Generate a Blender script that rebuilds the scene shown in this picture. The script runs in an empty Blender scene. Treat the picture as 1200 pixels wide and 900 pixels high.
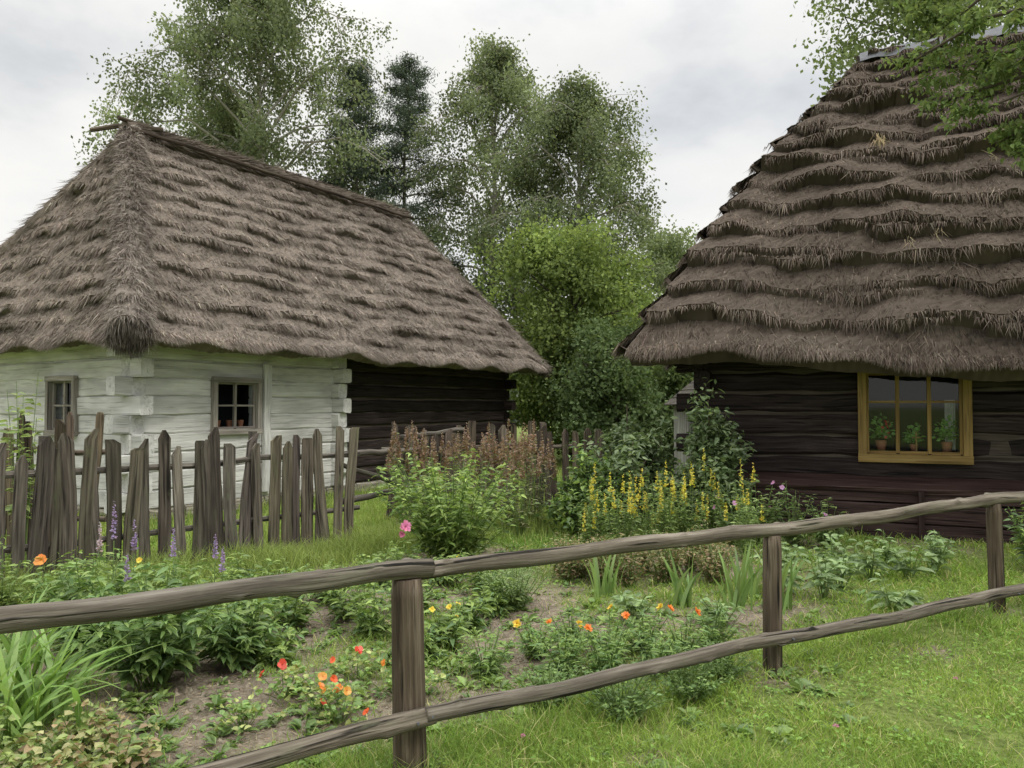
import bpy, math, random
import numpy as np
rng=np.random.default_rng(7); random.seed(7)
sc=bpy.context.scene
def A(*a): return np.array(a,dtype=float)
def nz(v):
    v=np.asarray(v,float); return v/(np.linalg.norm(v,axis=-1,keepdims=True)+1e-9)
# ---------------------------------------------------------------- builder
class B:
    def __init__(s): s.v=[];s.q=[];s.t=[];s.c=[];s.tc=[];s.n=0
    def add(s,v,q=None,t=None,c=(1,1,1),tc=None):
        v=np.asarray(v,float).reshape(-1,3); n=len(v)
        s.v.append(v)
        s.c.append(np.broadcast_to(np.asarray(c,float),(n,3)))
        s.tc.append(v if tc is None else np.asarray(tc,float).reshape(-1,3))
        if q is not None and len(q): s.q.append(np.asarray(q,int).reshape(-1,4)+s.n)
        if t is not None and len(t): s.t.append(np.asarray(t,int).reshape(-1,3)+s.n)
        s.n+=n
    def obj(s,name,mat,parent=None,smooth=False):
        me=bpy.data.meshes.new(name)
        v=np.concatenate(s.v); c=np.concatenate(s.c); tc=np.concatenate(s.tc)
        q=np.concatenate(s.q) if s.q else np.zeros((0,4),int)
        t=np.concatenate(s.t) if s.t else np.zeros((0,3),int)
        me.vertices.add(len(v)); me.vertices.foreach_set('co',v.astype(np.float32).ravel())
        li=np.concatenate([q.ravel(),t.ravel()]).astype(np.int32)
        me.loops.add(len(li)); me.loops.foreach_set('vertex_index',li)
        st=np.concatenate([np.arange(len(q))*4,len(q)*4+np.arange(len(t))*3]).astype(np.int32)
        me.polygons.add(len(st)); me.polygons.foreach_set('loop_start',st)
        me.update(calc_edges=True)
        a=me.attributes.new('Col','FLOAT_COLOR','POINT')
        a.data.foreach_set('color',np.concatenate([c,np.ones((len(c),1))],1).astype(np.float32).ravel())
        a=me.attributes.new('tc','FLOAT_VECTOR','POINT')
        a.data.foreach_set('vector',tc.astype(np.float32).ravel())
        me.polygons.foreach_set('use_smooth',np.full(len(st),smooth,dtype=bool))
        me.validate()
        me.materials.append(mat)
        o=bpy.data.objects.new(name,me); sc.collection.objects.link(o)
        if parent: o.parent=parent
        return o
def empty(name):
    o=bpy.data.objects.new(name,None); sc.collection.objects.link(o); return o
def loft(b,pts,X,Y,sec,sx,sy,c=(1,1,1),rad=None,caps=True):
    pts=np.asarray(pts,float); n=len(pts); k=len(sec)
    X=np.broadcast_to(np.asarray(X,float),(n,3)); Y=np.broadcast_to(np.asarray(Y,float),(n,3))
    sx=np.broadcast_to(np.asarray(sx,float),(n,)); sy=np.broadcast_to(np.asarray(sy,float),(n,))
    a=sec[None,:,0]*sx[:,None]; d=sec[None,:,1]*sy[:,None]
    if rad is not None: a=a*rad; d=d*rad
    V=pts[:,None,:]+a[...,None]*X[:,None,:]+d[...,None]*Y[:,None,:]
    al=np.concatenate([[0],np.cumsum(np.linalg.norm(np.diff(pts,axis=0),axis=1))])
    off=rng.uniform(-20,20,3)
    TC=np.stack([np.broadcast_to(al[:,None],(n,k)),a,d],-1)+off
    i=np.arange(n-1)[:,None]*k; j=np.arange(k)[None,:]; j2=(j+1)%k
    q=np.stack([i+j,i+j2,i+k+j2,i+k+j],-1).reshape(-1,4)
    V=V.reshape(-1,3);TC=TC.reshape(-1,3); t=[]
    if caps:
        V=np.concatenate([V,pts[:1],pts[-1:]]); TC=np.concatenate([TC,[off],[off+A(al[-1],0,0)]])
        c0=n*k
        for j in range(k):
            t.append((c0,(j+1)%k,j)); t.append((c0+1,(n-1)*k+j,(n-1)*k+(j+1)%k))
    b.add(V,q=q,t=t,c=c,tc=TC)
def octs(bw=.2,bh=.2):
    return A((-1+bw,-1),(1-bw,-1),(1,-1+bh),(1,1-bh),(1-bw,1),(-1+bw,1),(-1,1-bh),(-1,-1+bh))
def beam(b,P0,P1,w,h,up=(0,0,1),bev=.2,nseg=1,wob=0,c=(1,1,1)):
    P0=A(*P0);P1=A(*P1); ax=nz(P1-P0); X=nz(np.cross(ax,A(*up))); Y=np.cross(X,ax)
    m=min(w,h)*bev
    n=nseg+1; f=np.linspace(0,1,n)[:,None]
    pts=P0+(P1-P0)*f
    if wob:
        pts=pts+rng.normal(0,wob,(n,1))*X+rng.normal(0,wob*.6,(n,1))*Y
    rad=1+rng.normal(0,.03,(n,8)) if wob else None
    loft(b,pts,X,Y,octs(m/w,m/h),w/2,h/2,c,rad)
def tube(b,pts,r,sides=6,c=(1,1,1),rough=0,caps=True):
    pts=np.asarray(pts,float); ax=nz(np.gradient(pts,axis=0))
    ref=A(0,0,1) if abs(nz(pts[-1]-pts[0])[2])<.8 else A(1,0,0)
    X=nz(np.cross(ax,ref)); Y=np.cross(X,ax)
    th=np.arange(sides)/sides*2*np.pi
    rad=None
    if rough:
        n=len(pts); rad=1+rng.normal(0,rough,(n,sides))
        rad[1:-1]=(rad[:-2]+rad[1:-1]*2+rad[2:])/4
        rad=(rad+np.roll(rad,1,1))/2
    loft(b,pts,X,Y,np.stack([np.cos(th),np.sin(th)],1),r,r,c,rad,caps)
def rv(n): return nz(rng.normal(0,1,(n,3)))
def col(base,n,var=.2,hue=.06):
    base=np.asarray(base,float)
    return np.clip(base*(1+rng.uniform(-var,var,(n,1)))*(1+rng.uniform(-hue,hue,(n,3))),0,1)
def blades(b,P,D,L,W,c,bend=None):
    n=len(P); D=nz(D); S=nz(np.cross(D,rv(n)))
    L=np.asarray(L).reshape(-1,1);W=np.asarray(W).reshape(-1,1)
    M=P+D*L*.55; T=P+D*L
    if bend is not None: M=M+bend*.3; T=T+bend
    V=np.stack([P-S*W/2,P+S*W/2,M+S*W*.4,M-S*W*.4,T],1)
    i=np.arange(n)*5
    b.add(V,q=np.stack([i,i+1,i+2,i+3],1),t=np.stack([i+3,i+2,i+4],1),c=np.repeat(c,5,axis=0))
def straws(b,P,D,L,W,c):
    n=len(P); D=nz(D); S=nz(np.cross(D,rv(n)))
    L=np.asarray(L).reshape(-1,1);W=np.asarray(W).reshape(-1,1)
    V=np.stack([P-S*W/2,P+S*W/2,P+D*L],1); i=np.arange(n)*3
    b.add(V,t=np.stack([i,i+1,i+2],1),c=np.repeat(c,3,axis=0))
def diam(b,P,D,L,W,c):
    n=len(P); D=nz(D); S=nz(np.cross(D,rv(n)))
    L=np.asarray(L).reshape(-1,1);W=np.asarray(W).reshape(-1,1)
    V=np.stack([P,P+D*L*.5+S*W/2,P+D*L,P+D*L*.5-S*W/2],1); i=np.arange(n)*4
    b.add(V,q=np.stack([i,i+1,i+2,i+3],1),c=np.repeat(c,4,axis=0))
def leaf6(b,P,D,L,W,c,bend=.25,jit=.5):
    n=len(P); D=nz(D); U=A(0,0,1)+rng.normal(0,jit,(n,3)); S=nz(np.cross(D,U)); N=np.cross(S,D)
    L=np.asarray(L,float).reshape(-1,1)*np.ones((n,1));W=np.asarray(W,float).reshape(-1,1)*np.ones((n,1))
    dz=A(0,0,-1)*L*bend
    f=N*W*.16
    V=np.stack([P,P+D*L*.33+S*W*.5+dz*.1+f,P+D*L*.36+dz*.1,P+D*L*.33-S*W*.5+dz*.1+f,
                P+D*L*.72+S*W*.33+dz*.5+f,P+D*L*.74+dz*.5,P+D*L*.72-S*W*.33+dz*.5+f,P+D*L+dz],1)
    i=np.arange(n)*8
    q=np.concatenate([np.stack([i+1,i+2,i+5,i+4],1),np.stack([i+2,i+3,i+6,i+5],1)])
    t=np.concatenate([np.stack([i,i+2,i+1],1),np.stack([i,i+3,i+2],1),np.stack([i+4,i+5,i+7],1),np.stack([i+5,i+6,i+7],1)])
    b.add(V,q=q,t=t,c=np.repeat(c,8,axis=0))
# ---------------------------------------------------------------- materials
def newmat(name):
    m=bpy.data.materials.new(name); m.use_nodes=True; nt=m.node_tree; nt.nodes.clear()
    return m,nt,nt.nodes.new('ShaderNodeOutputMaterial')
def N(nt,t,**k):
    n=nt.nodes.new(t)
    for a,b_ in k.items(): setattr(n,a,b_)
    return n
def ramp(nt,src,stops):
    r=N(nt,'ShaderNodeValToRGB'); nt.links.new(src,r.inputs[0]); e=r.color_ramp.elements
    while len(e)<len(stops): e.new(.5)
    for i,(p,c) in enumerate(stops):
        e[i].position=p; e[i].color=(*c,1) if not np.isscalar(c) else (c,c,c,1)
    return r.outputs[0]
def noise(nt,vec,scale,detail=4,rough=.6):
    n=N(nt,'ShaderNodeTexNoise'); n.inputs['Scale'].default_value=scale; n.inputs['Detail'].default_value=detail
    n.inputs['Roughness'].default_value=rough
    if vec is not None: nt.links.new(vec,n.inputs['Vector'])
    return n.outputs[0]
def mapping(nt,vec,s):
    m=N(nt,'ShaderNodeMapping'); nt.links.new(vec,m.inputs[0]); m.inputs['Scale'].default_value=s; return m.outputs[0]
def attr(nt,n): a=N(nt,'ShaderNodeAttribute'); a.attribute_name=n; return a
def mix(nt,f,a,b_,mode='MIX'):
    m=N(nt,'ShaderNodeMix',data_type='RGBA',blend_type=mode)
    for s,v in ((m.inputs[0],f),(m.inputs[6],a),(m.inputs[7],b_)):
        if isinstance(v,(int,float)): s.default_value=v
        elif isinstance(v,tuple): s.default_value=(*v,1)
        else: nt.links.new(v,s)
    return m.outputs[2]
def bsdf(nt,out,c,rough=.8,spec=.3,bump=None,bs=.5,bd=.01):
    p=N(nt,'ShaderNodeBsdfPrincipled'); 
    if isinstance(c,tuple): p.inputs['Base Color'].default_value=(*c,1)
    else: nt.links.new(c,p.inputs['Base Color'])
    p.inputs['Roughness'].default_value=rough; p.inputs['Specular IOR Level'].default_value=spec
    if bump is not None:
        b_=N(nt,'ShaderNodeBump'); b_.inputs['Strength'].default_value=bs; b_.inputs['Distance'].default_value=bd
        nt.links.new(bump,b_.inputs['Height']); nt.links.new(b_.outputs[0],p.inputs['Normal'])
    nt.links.new(p.outputs[0],out.inputs[0]); return p
def wood(name,c0,c1,c2,moss=None,rough=.85,spec=.2,bd=.01,crack=.35):
    m,nt,o=newmat(name); tc=attr(nt,'tc').outputs['Vector']
    g=noise(nt,mapping(nt,tc,(1.6,38,38)),1,5,.65)
    big=noise(nt,mapping(nt,tc,(1.2,4,4)),1,2)
    c=ramp(nt,g,[(.3,c0),(.5,c1),(.72,c2)])
    ck=ramp(nt,noise(nt,mapping(nt,tc,(.9,22,22)),1.3,2),[(.34,0.),(.42,1.)])
    c=mix(nt,crack,c,mix(nt,1.,c,ck,'MULTIPLY'))
    c=mix(nt,.7,c,ramp(nt,big,[(.3,.45),(.7,1.)]),'MULTIPLY')
    if moss: 
        mm=ramp(nt,noise(nt,mapping(nt,tc,(3,9,9)),1,4,.7),[(.55,0.),(.68,1.)])
        mfac=N(nt,'ShaderNodeMath',operation='MULTIPLY'); mfac.inputs[1].default_value=.6; nt.links.new(mm,mfac.inputs[0])
        c=mix(nt,mfac.outputs[0],c,moss)
    c=mix(nt,1.,c,attr(nt,'Col').outputs['Color'],'MULTIPLY')
    h=N(nt,'ShaderNodeMath',operation='MULTIPLY_ADD'); nt.links.new(ck,h.inputs[0]); h.inputs[1].default_value=.7; nt.links.new(g,h.inputs[2])
    bsdf(nt,o,c,rough,spec,h.outputs[0],.8,bd); return m
M_rail=wood('weathered_rail_wood',(.052,.043,.032),(.155,.135,.107),(.31,.28,.235),(.125,.13,.085),bd=.014,crack=.9)
M_post=wood('post_wood',(.045,.034,.023),(.115,.088,.060),(.23,.19,.14),(.10,.10,.055),bd=.016,crack=.9)
M_picket=wood('picket_wood',(.043,.037,.031),(.115,.101,.084),(.225,.205,.173),(.10,.11,.068),bd=.008,crack=.7)
M_shed=wood('bleached_planks',(.25,.24,.22),(.42,.41,.38),(.55,.54,.50),bd=.008,crack=.6)
M_dark=wood('dark_log_wood',(.013,.009,.009),(.030,.021,.020),(.064,.048,.046),None,rough=.65,bd=.014,crack=.7)
M_bank=wood('reddish_bank_boards',(.022,.012,.011),(.044,.026,.023),(.075,.050,.044),None,rough=.7,bd=.012,crack=.6)
M_chink=wood('moss_chinking',(.06,.045,.038),(.10,.082,.068),(.16,.135,.115),None,bd=.015)
M_white=wood('whitewashed_logs',(.67,.665,.63),(.80,.795,.765),(.85,.845,.815),(.68,.68,.61),rough=.8,bd=.012,crack=.2)
M_ochre=wood('ochre_window_paint',(.22,.14,.045),(.35,.235,.08),(.43,.31,.125),None,rough=.6,bd=.003,crack=.3)
M_wframe=wood('grey_window_paint',(.20,.18,.15),(.34,.31,.27),(.5,.47,.43),None,bd=.003)
def foliage(name,trans=.3,gloss=0.,gain=1.5):
    m,nt,o=newmat(name); c=attr(nt,'Col').outputs['Color']
    c=mix(nt,1.,mix(nt,1.,c,(gain,gain*.97,gain),'MULTIPLY'),(.8,.8,.8),'DARKEN')
    p=N(nt,'ShaderNodeBsdfDiffuse'); nt.links.new(c,p.inputs[0]); t=N(nt,'ShaderNodeBsdfTranslucent')
    nt.links.new(mix(nt,1.,c,(1.2,1.2,.75),'MULTIPLY'),t.inputs[0])
    s=N(nt,'ShaderNodeMixShader'); s.inputs[0].default_value=trans
    nt.links.new(p.outputs[0],s.inputs[1]); nt.links.new(t.outputs[0],s.inputs[2]); last=s
    if gloss:
        g=N(nt,'ShaderNodeBsdfGlossy'); g.inputs['Roughness'].default_value=.42
        s2=N(nt,'ShaderNodeMixShader'); s2.inputs[0].default_value=gloss
        nt.links.new(s.outputs[0],s2.inputs[1]); nt.links.new(g.outputs[0],s2.inputs[2]); last=s2
    nt.links.new(last.outputs[0],o.inputs[0]); return m
M_leaf=foliage('foliage',.35,.035,1.75); M_grass=foliage('grass_blades',.37,0.,1.8); M_tree=foliage('tree_foliage',.40,0.,1.9)
def strawmat():
    m,nt,o=newmat('thatch'); c=attr(nt,'Col').outputs['Color']
    n2=noise(nt,N(nt,'ShaderNodeTexCoord').outputs['Object'],1.3,3)
    c=mix(nt,1.,c,ramp(nt,n2,[(.3,.72),(.7,1.18)]),'MULTIPLY')
    d=N(nt,'ShaderNodeBsdfDiffuse'); nt.links.new(c,d.inputs[0]); nt.links.new(d.outputs[0],o.inputs[0]); return m
M_thatch=strawmat()
def plain(name,c,rough=.6,spec=.3,metal=0,sc=9):
    m,nt,o=newmat(name); g=N(nt,'ShaderNodeTexCoord').outputs['Object']
    n1=noise(nt,g,sc,4,.6)
    cc=mix(nt,1.,c,ramp(nt,n1,[(.3,.7),(.7,1.1)]),'MULTIPLY')
    p=bsdf(nt,o,cc,rough,spec,n1,.2,.01); p.inputs['Metallic'].default_value=metal; return m
M_metal=plain('weathered_ridge_sheet',(.12,.125,.135),.8,.2,0)
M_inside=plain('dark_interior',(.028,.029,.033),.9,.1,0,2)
M_clay=plain('clay_pot',(.33,.14,.08),.8)
M_cloth=plain('curtain_cloth',(.7,.7,.68),.9)
def glass():
    m,nt,o=newmat('window_glass'); t=N(nt,'ShaderNodeBsdfTransparent'); t.inputs[0].default_value=(.88,.92,.94,1)
    g=N(nt,'ShaderNodeBsdfGlossy'); g.inputs['Roughness'].default_value=.04
    s=N(nt,'ShaderNodeMixShader'); s.inputs[0].default_value=.045
    nt.links.new(t.outputs[0],s.inputs[1]); nt.links.new(g.outputs[0],s.inputs[2]); nt.links.new(s.outputs[0],o.inputs[0]); return m
M_glass=glass()
# ---------------------------------------------------------------- noise helper
def vnoise(x,y,f,seed=0):
    r=np.random.default_rng(seed); s=0
    for k in range(7):
        a=r.uniform(0,2*np.pi); ff=f*r.uniform(.6,1.7); p=r.uniform(0,6.28)
        s=s+np.sin((x*np.cos(a)+y*np.sin(a))*ff+p+1.3*np.sin(ff*.7*(x*np.sin(a*1.7)-y*np.cos(a*1.3))+p*2))
    return s/7*1.6
def sstep(x,a,b_): t=np.clip((x-a)/(b_-a),0,1); return t*t*(3-2*t)
FP=A(-.446,3.4); FD=A(.861,.509); FN=A(-.509,.861)
def soil(x,y):
    s=(x-FP[0])*FN[0]+(y-FP[1])*FN[1]
    m=sstep(s,.10,.8)*(1-sstep(x,1.9,3.3))*(1-sstep(y,8.3,9.3))
    d=(x+4.4)*(-.75)+(y-6.4)*.66
    m=m*(1-sstep(d,-.5,.1))
    m=m*np.clip(.80+.75*vnoise(x,y,3.1,3)+.25*vnoise(x,y,9,5),0,1)
    w=0
    for px,py,r in ((-.42,3.42,.16),(1.55,4.5,.24),(3.66,5.75,.25),(2.6,4.9,.2),(.6,3.5,.15),(3.2,8.5,.5),(4.6,8.4,.5)):
        w=w+.85*np.exp(-(((x-px)/r)**2+((y-py)/r)**2))
    return np.clip(np.maximum(m,w*np.clip(.8+.6*vnoise(x,y,12,7),0,1)),0,1)
def gz(x,y):
    x=np.asarray(x,float);y=np.asarray(y,float)
    near=np.exp(-((x/14)**2+((y-6)/14)**2))
    return near*(.018*np.clip(x,-2,5)+.02*vnoise(x,y,1.3,1)+.008*vnoise(x,y,5,2))+soil(x,y)*(.014*vnoise(x,y,14,8)+.011*vnoise(x,y,31,9))
# ---------------------------------------------------------------- ground
def axis(a,b_,step,far,k=26):
    c=np.arange(a,b_,step); g=np.geomspace(.3,far,k)
    return np.concatenate([a-g[::-1],c,b_+g])
gx=axis(-6,7,.05,700); gy=axis(1,12,.05,700)
XX,YY=np.meshgrid(gx,gy); ZZ=gz(XX,YY); so=soil(XX,YY)
b=B(); nx=len(gx); ny=len(gy)
i=(np.arange(ny-1)[:,None]*nx+np.arange(nx-1)[None,:])
q=np.stack([i,i+1,i+nx+1,i+nx],-1).reshape(-1,4)
b.add(np.stack([XX,YY,ZZ],-1),q=q,c=np.repeat(so.reshape(-1,1),3,1))
m,nt,o=newmat('ground_soil_and_grass'); g=N(nt,'ShaderNodeTexCoord').outputs['Object']
n1=noise(nt,g,30,5,.75); n2=noise(nt,g,3,3)
sc_=ramp(nt,n1,[(.25,(.115,.09,.062)),(.5,(.24,.20,.15)),(.75,(.37,.325,.26))])
sc_=mix(nt,1.,sc_,ramp(nt,n2,[(.3,.7),(.7,1.1)]),'MULTIPLY')
gc=ramp(nt,n1,[(.3,(.07,.095,.022)),(.5,(.155,.20,.055)),(.7,(.25,.29,.10))])
gc=mix(nt,1.,gc,ramp(nt,n2,[(.3,.75),(.7,1.2)]),'MULTIPLY')
bsdf(nt,o,mix(nt,attr(nt,'Col').outputs['Fac'],gc,sc_),.95,.1,n1,.9,.03)
b.obj('ground',m,smooth=True)
# ---------------------------------------------------------------- grass
def grass():
    b=B(); n=300000
    y=2.1*(15/2.1)**rng.uniform(0,1,n); x=y*rng.uniform(-.76,.76,n)
    s=soil(x,y); d=(x-FP[0])*FN[0]+(y-FP[1])*FN[1]
    thin=np.clip(.75+.8*vnoise(x,y,4.5,44),.12,1)
    keep=(rng.uniform(0,1,n)>s*.96)&(rng.uniform(0,1,n)<thin)
    x=x[keep];y=y[keep];d=d[keep];n=len(x)
    fencey=np.exp(-(d/.22)**2)
    patch=np.clip(.5+.5*vnoise(x,y,2.2,12),0,1)
    L=rng.uniform(.022,.06,n)*(1+1.1*patch)+fencey*rng.uniform(0,.12,n)
    L=L*np.where(d>.4,1.35,1); 
    W=.0035*np.maximum(1,y/3.5)*rng.uniform(.7,1.4,n)
    D=nz(np.stack([rng.normal(0,.5,n),rng.normal(0,.5,n),np.ones(n)],1))
    bend=rng.normal(0,.35,(n,3))*L[:,None]; bend[:,2]=-abs(bend[:,2])*.6
    g1=A(.160,.228,.050);g2=A(.095,.16,.036);g3=A(.28,.27,.13)
    w=np.clip(.5+.6*vnoise(x,y,1.7,21)+.3*vnoise(x,y,7,22)+rng.normal(0,.25,n),0,1)[:,None]
    c=g1*w+g2*(1-w); yl=rng.uniform(0,1,n)<.12; c[yl]=g3
    c=c*rng.uniform(.7,1.3,(n,1))
    blades(b,np.stack([x,y,gz(x,y)-.004],1),D,L,W,c,bend)
    n=22000; y=2.1*(11/2.1)**rng.uniform(0,1,n); x=y*rng.uniform(-.75,.75,n)
    cl=vnoise(x,y,2.6,31)+.5*vnoise(x,y,9,32); k=(rng.uniform(0,1,n)>soil(x,y)*.9)&(cl>0); x=x[k];y=y[k];n=len(x)
    P=np.stack([x,y,gz(x,y)+rng.uniform(.01,.045,n)],1)
    for kk in range(2):
        a=rng.uniform(0,6.28,n); D=np.stack([np.cos(a),np.sin(a),rng.uniform(-.1,.5,n)],1)
        leaf6(b,P,D,rng.uniform(.014,.028,n)*np.maximum(1,y/5),rng.uniform(.012,.02,n)*np.maximum(1,y/5),col((.12,.19,.05),n,.35),.2,.4)
    b.obj('grass',M_grass)
    b=B()
    for x,y in [(-1.35,2.95),(-1.2,3.1),(-1.55,3.2),(1.02,2.95),(.05,3.6),(-1.7,3.05),(-.95,3.05),(1.5,3.6),(-.2,4.0),(2.4,4.2)]:
        P=A(x,y,gz(x,y)+.075); n=30; D=rv(n); D[:,2]=abs(D[:,2])*.8
        diam(b,P+D*.004,D,np.full(n,.012),np.full(n,.005),col((.36,.18,.25),n,.2))
        straws(b,A(x,y,gz(x,y)).reshape(1,3),A(0,0,1).reshape(1,3),[.075],[.003],col((.1,.17,.04),1))
    b.obj('clover_blossoms',M_leaf)
    b=B(); n=30000; y=3*(9/3)**rng.uniform(0,1,n); x=y*rng.uniform(-.72,.6,n); k=soil(x,y)>.25; x=x[k];y=y[k];n=len(x)
    D=rng.normal(0,1,(n,3)); D[:,2]=rng.uniform(-.02,.25,n)
    straws(b,np.stack([x,y,gz(x,y)+.003],1),D,rng.uniform(.02,.08,n),rng.uniform(.002,.005,n),col((.30,.25,.175),n,.5))
    n=4500; y=3*(9/3)**rng.uniform(0,1,n); x=y*rng.uniform(-.72,.6,n); k=soil(x,y)>.3; x=x[k];y=y[k];n=len(x)
    oc=A((1,0,0),(0,1,0),(-1,0,0),(0,-1,0),(0,0,1),(0,0,-1)); f=A((0,1,4),(1,2,4),(2,3,4),(3,0,4),(1,0,5),(2,1,5),(3,2,5),(0,3,5)).astype(int)
    r=rng.uniform(.005,.022,n); V=np.stack([x,y,gz(x,y)],1)[:,None,:]+oc[None]*r[:,None,None]*rng.uniform(.6,1.3,(n,6,1))
    b.add(V,t=(f[None]+np.arange(n)[:,None,None]*6).reshape(-1,3),c=np.repeat(col((.245,.205,.155),n,.35),6,0))
    b.obj('soil_clods_and_litter',M_thatch)
grass()
# ---------------------------------------------------------------- rail fence
def F(s,z,off=0): return A(FP[0]+FD[0]*s-FN[0]*off,FP[1]+FD[1]*s-FN[1]*off,z)
def rail(b,ctrl,r0,r1,c):
    ctrl=np.array(ctrl); L=np.linalg.norm(ctrl[-1]-ctrl[0]); n=int(L/.03)
    t=np.linspace(0,1,n); tt=np.linspace(0,1,len(ctrl))
    pts=np.stack([np.interp(t,tt,ctrl[:,k]) for k in range(3)],1)
    k=np.hanning(15);k/=k.sum()
    for a in range(3):
        p=np.pad(pts[:,a],7,mode='reflect',reflect_type='odd'); pts[:,a]=np.convolve(p,k,'valid')
    ph=rng.uniform(0,6,4)
    pts[:,2]+=.007*np.sin(t*L*2.3+ph[0])+.004*np.sin(t*L*7+ph[1]); pts[:,1]+=.010*np.sin(t*L*2.1+ph[2])
    sides=22; th=np.arange(sides)/sides*2*np.pi
    rad=1+.04*np.sin(t*L*9+ph[3])[:,None]+.03*np.sin(th*3+ph[1])[None,:]+rng.normal(0,.010,(n,sides))
    for _ in range(int(L*5)):
        c0=rng.uniform(0,L);a0=rng.uniform(0,6.28)
        dt=(t*L-c0)[:,None]; da=np.angle(np.exp(1j*(th-a0)))[None,:]
        rad+=rng.uniform(.15,.42)*np.exp(-(dt/.026)**2-(da/.38)**2)
    ax=nz(np.gradient(pts,axis=0)); X=nz(np.cross(ax,A(0,0,1))); Y=np.cross(X,ax)
    rr=r0+(r1-r0)*t
    loft(b,pts,X,Y,np.stack([np.cos(th),np.sin(th)],1),rr,rr,c,rad)
pf=empty('rail_fence')
b=B()
rail(b,[F(-3.2,.83),F(-1.6,.872),F(-.6,.872),F(.10,.880)],.050,.040,(1,1,1))
rail(b,[F(-.02,.874,-.01),F(1.2,.865),F(2.3,.868),F(3.5,.866),F(4.76,.895),F(6.0,.90)],.038,.044,(1,.98,.96))
rail(b,[F(-3,.13,.11),F(-1.2,.215,.11),F(.06,.285,.115)],.037,.040,(1,.97,.93))
rail(b,[F(.02,.29,.12),F(1.1,.262,.11),F(2.3,.262,.11),F(3.6,.235,.10),F(4.76,.215,.11),F(6.2,.22,.11)],.035,.042,(.97,.96,.95))
b.obj('rails',M_rail,pf,True)
b=B()
for s,r,top in [(0,.069,.84),(2.3,.054,.83),(4.76,.054,.86),(-2.5,.066,.79)]:
    n=16; z=np.linspace(-.3,top,n); p=F(s,0); lean=rng.normal(0,.01,2)
    pts=np.stack([p[0]+lean[0]*z,p[1]+lean[1]*z,z],1); th=np.arange(18)/18*2*np.pi
    rad=1+.05*np.sin(th*2+1)[None,:]+.035*np.sin(th*5+s)[None,:]+rng.normal(0,.010,(n,18))
    rr=np.full(n,r)*np.linspace(1.05,.97,n); rr[-1]*=.9
    loft(b,pts,A(1,0,0),A(0,1,0),np.stack([np.cos(th),np.sin(th)],1),rr,rr,(1,1,1),rad)
b.obj('posts',M_post,pf,True)
b=B()
for s,z in [(.035,.285),(-.03,.27),(2.3,.262),(4.76,.215)]:
    p=F(s,z,.148); tube(b,[p,p+A(FD[1],-FD[0],0)*.012],[.005,.006],8,(.25,.12,.08))
b.obj('nails',M_metal,pf)
# ---------------------------------------------------------------- picket fences
def picket_fence(name,p0,p1,hgt,pitch,seed,tint=(1,1,1),leanv=.06,wr=(.085,.15)):
    global rng
    rng=np.random.default_rng(seed)
    b=B(); p0=A(*p0);p1=A(*p1); d=nz(p1-p0); L=np.linalg.norm(p1-p0); nrm=A(d[1],-d[0])
    s=0
    while s<L:
        w=rng.uniform(*wr); H=hgt*rng.uniform(.90,1.07); ln=rng.normal(.01,leanv); lf=rng.normal(.0,.03)
        base=p0+d*s; n=9; t=np.linspace(0,1,n)
        bow=rng.normal(0,.02)
        off=ln*H*t+bow*np.sin(t*np.pi)
        z=-.05+t*(H+.05)
        x=base[0]+d[0]*off+nrm[0]*(.05+lf*t); y=base[1]+d[1]*off+nrm[1]*(.05+lf*t)
        pts=np.stack([x,y,z+gz(base[0],base[1])],1)
        ww=w/2*(1+rng.normal(0,.05,n)+ .12*(.5-t)); 
        kind=rng.integers(0,5)
        if kind==0: ww[-1]*=.25; pts[-2,2]=pts[-1,2]-.08
        elif kind==1: ww[-1]*=.45; sh=w*.25*rng.choice([-1,1]); pts[-1,:2]+=d*sh; pts[-2,2]=pts[-1,2]-.06
        elif kind==2: ww[-1]*=.8; pts[-2,2]=pts[-1,2]-.02
        elif kind==3: ww[-1]*=.3; pts[-1,:2]+=d*w*.3; pts[-2,2]=pts[-1,2]-.09
        else: ww[-1]*=.6; pts[-1,:2]-=d*w*.18; pts[-2,2]=pts[-1,2]-.04
        tc=rng.uniform(.55,1.35)*A(*tint)*A(1,rng.uniform(.93,1.0),rng.uniform(.82,1.0))
        loft(b,pts,A(d[0],d[1],0),A(nrm[0],nrm[1],0),octs(.08,.3),ww,rng.uniform(.009,.016),tc)
        s+=pitch*rng.uniform(.75,1.25)+ (w-.1)*.6
    for z in (hgt*.28,hgt*.76):
        a=p0-d*.1; e=p1+d*.1; n=10; f=np.linspace(0,1,n)
        pts=np.stack([a[0]+(e[0]-a[0])*f,a[1]+(e[1]-a[1])*f,z+rng.normal(0,.012,n)],1)
        tube(b,pts,np.linspace(.035,.028,n),8,A(*tint)*1.1,.06)
    s=.3
    while s<L+.1:
        q_=p0+d*min(s,L)-nrm*.05; tube(b,[A(*q_,-.2),A(*q_,hgt*.5),A(*q_,hgt*rng.uniform(.9,1.0))],[.055,.05,.045],8,A(*tint)*.9,.05); s+=2.0
    b.obj(name,M_picket)
picket_fence('picket_fence',(-5.6,5.0),(-1.9,9.15),1.34,.132,11)
picket_fence('picket_fence',(-1.75,10.9),(1.3,11.9),1.30,.138,12,(1.1,1.04,.98))
picket_fence('picket_fence',(-7.6,8.9),(-4.35,8.1),1.47,.165,13,(1.05,.95,.86))
rng=np.random.default_rng(5)
b=B()
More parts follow.
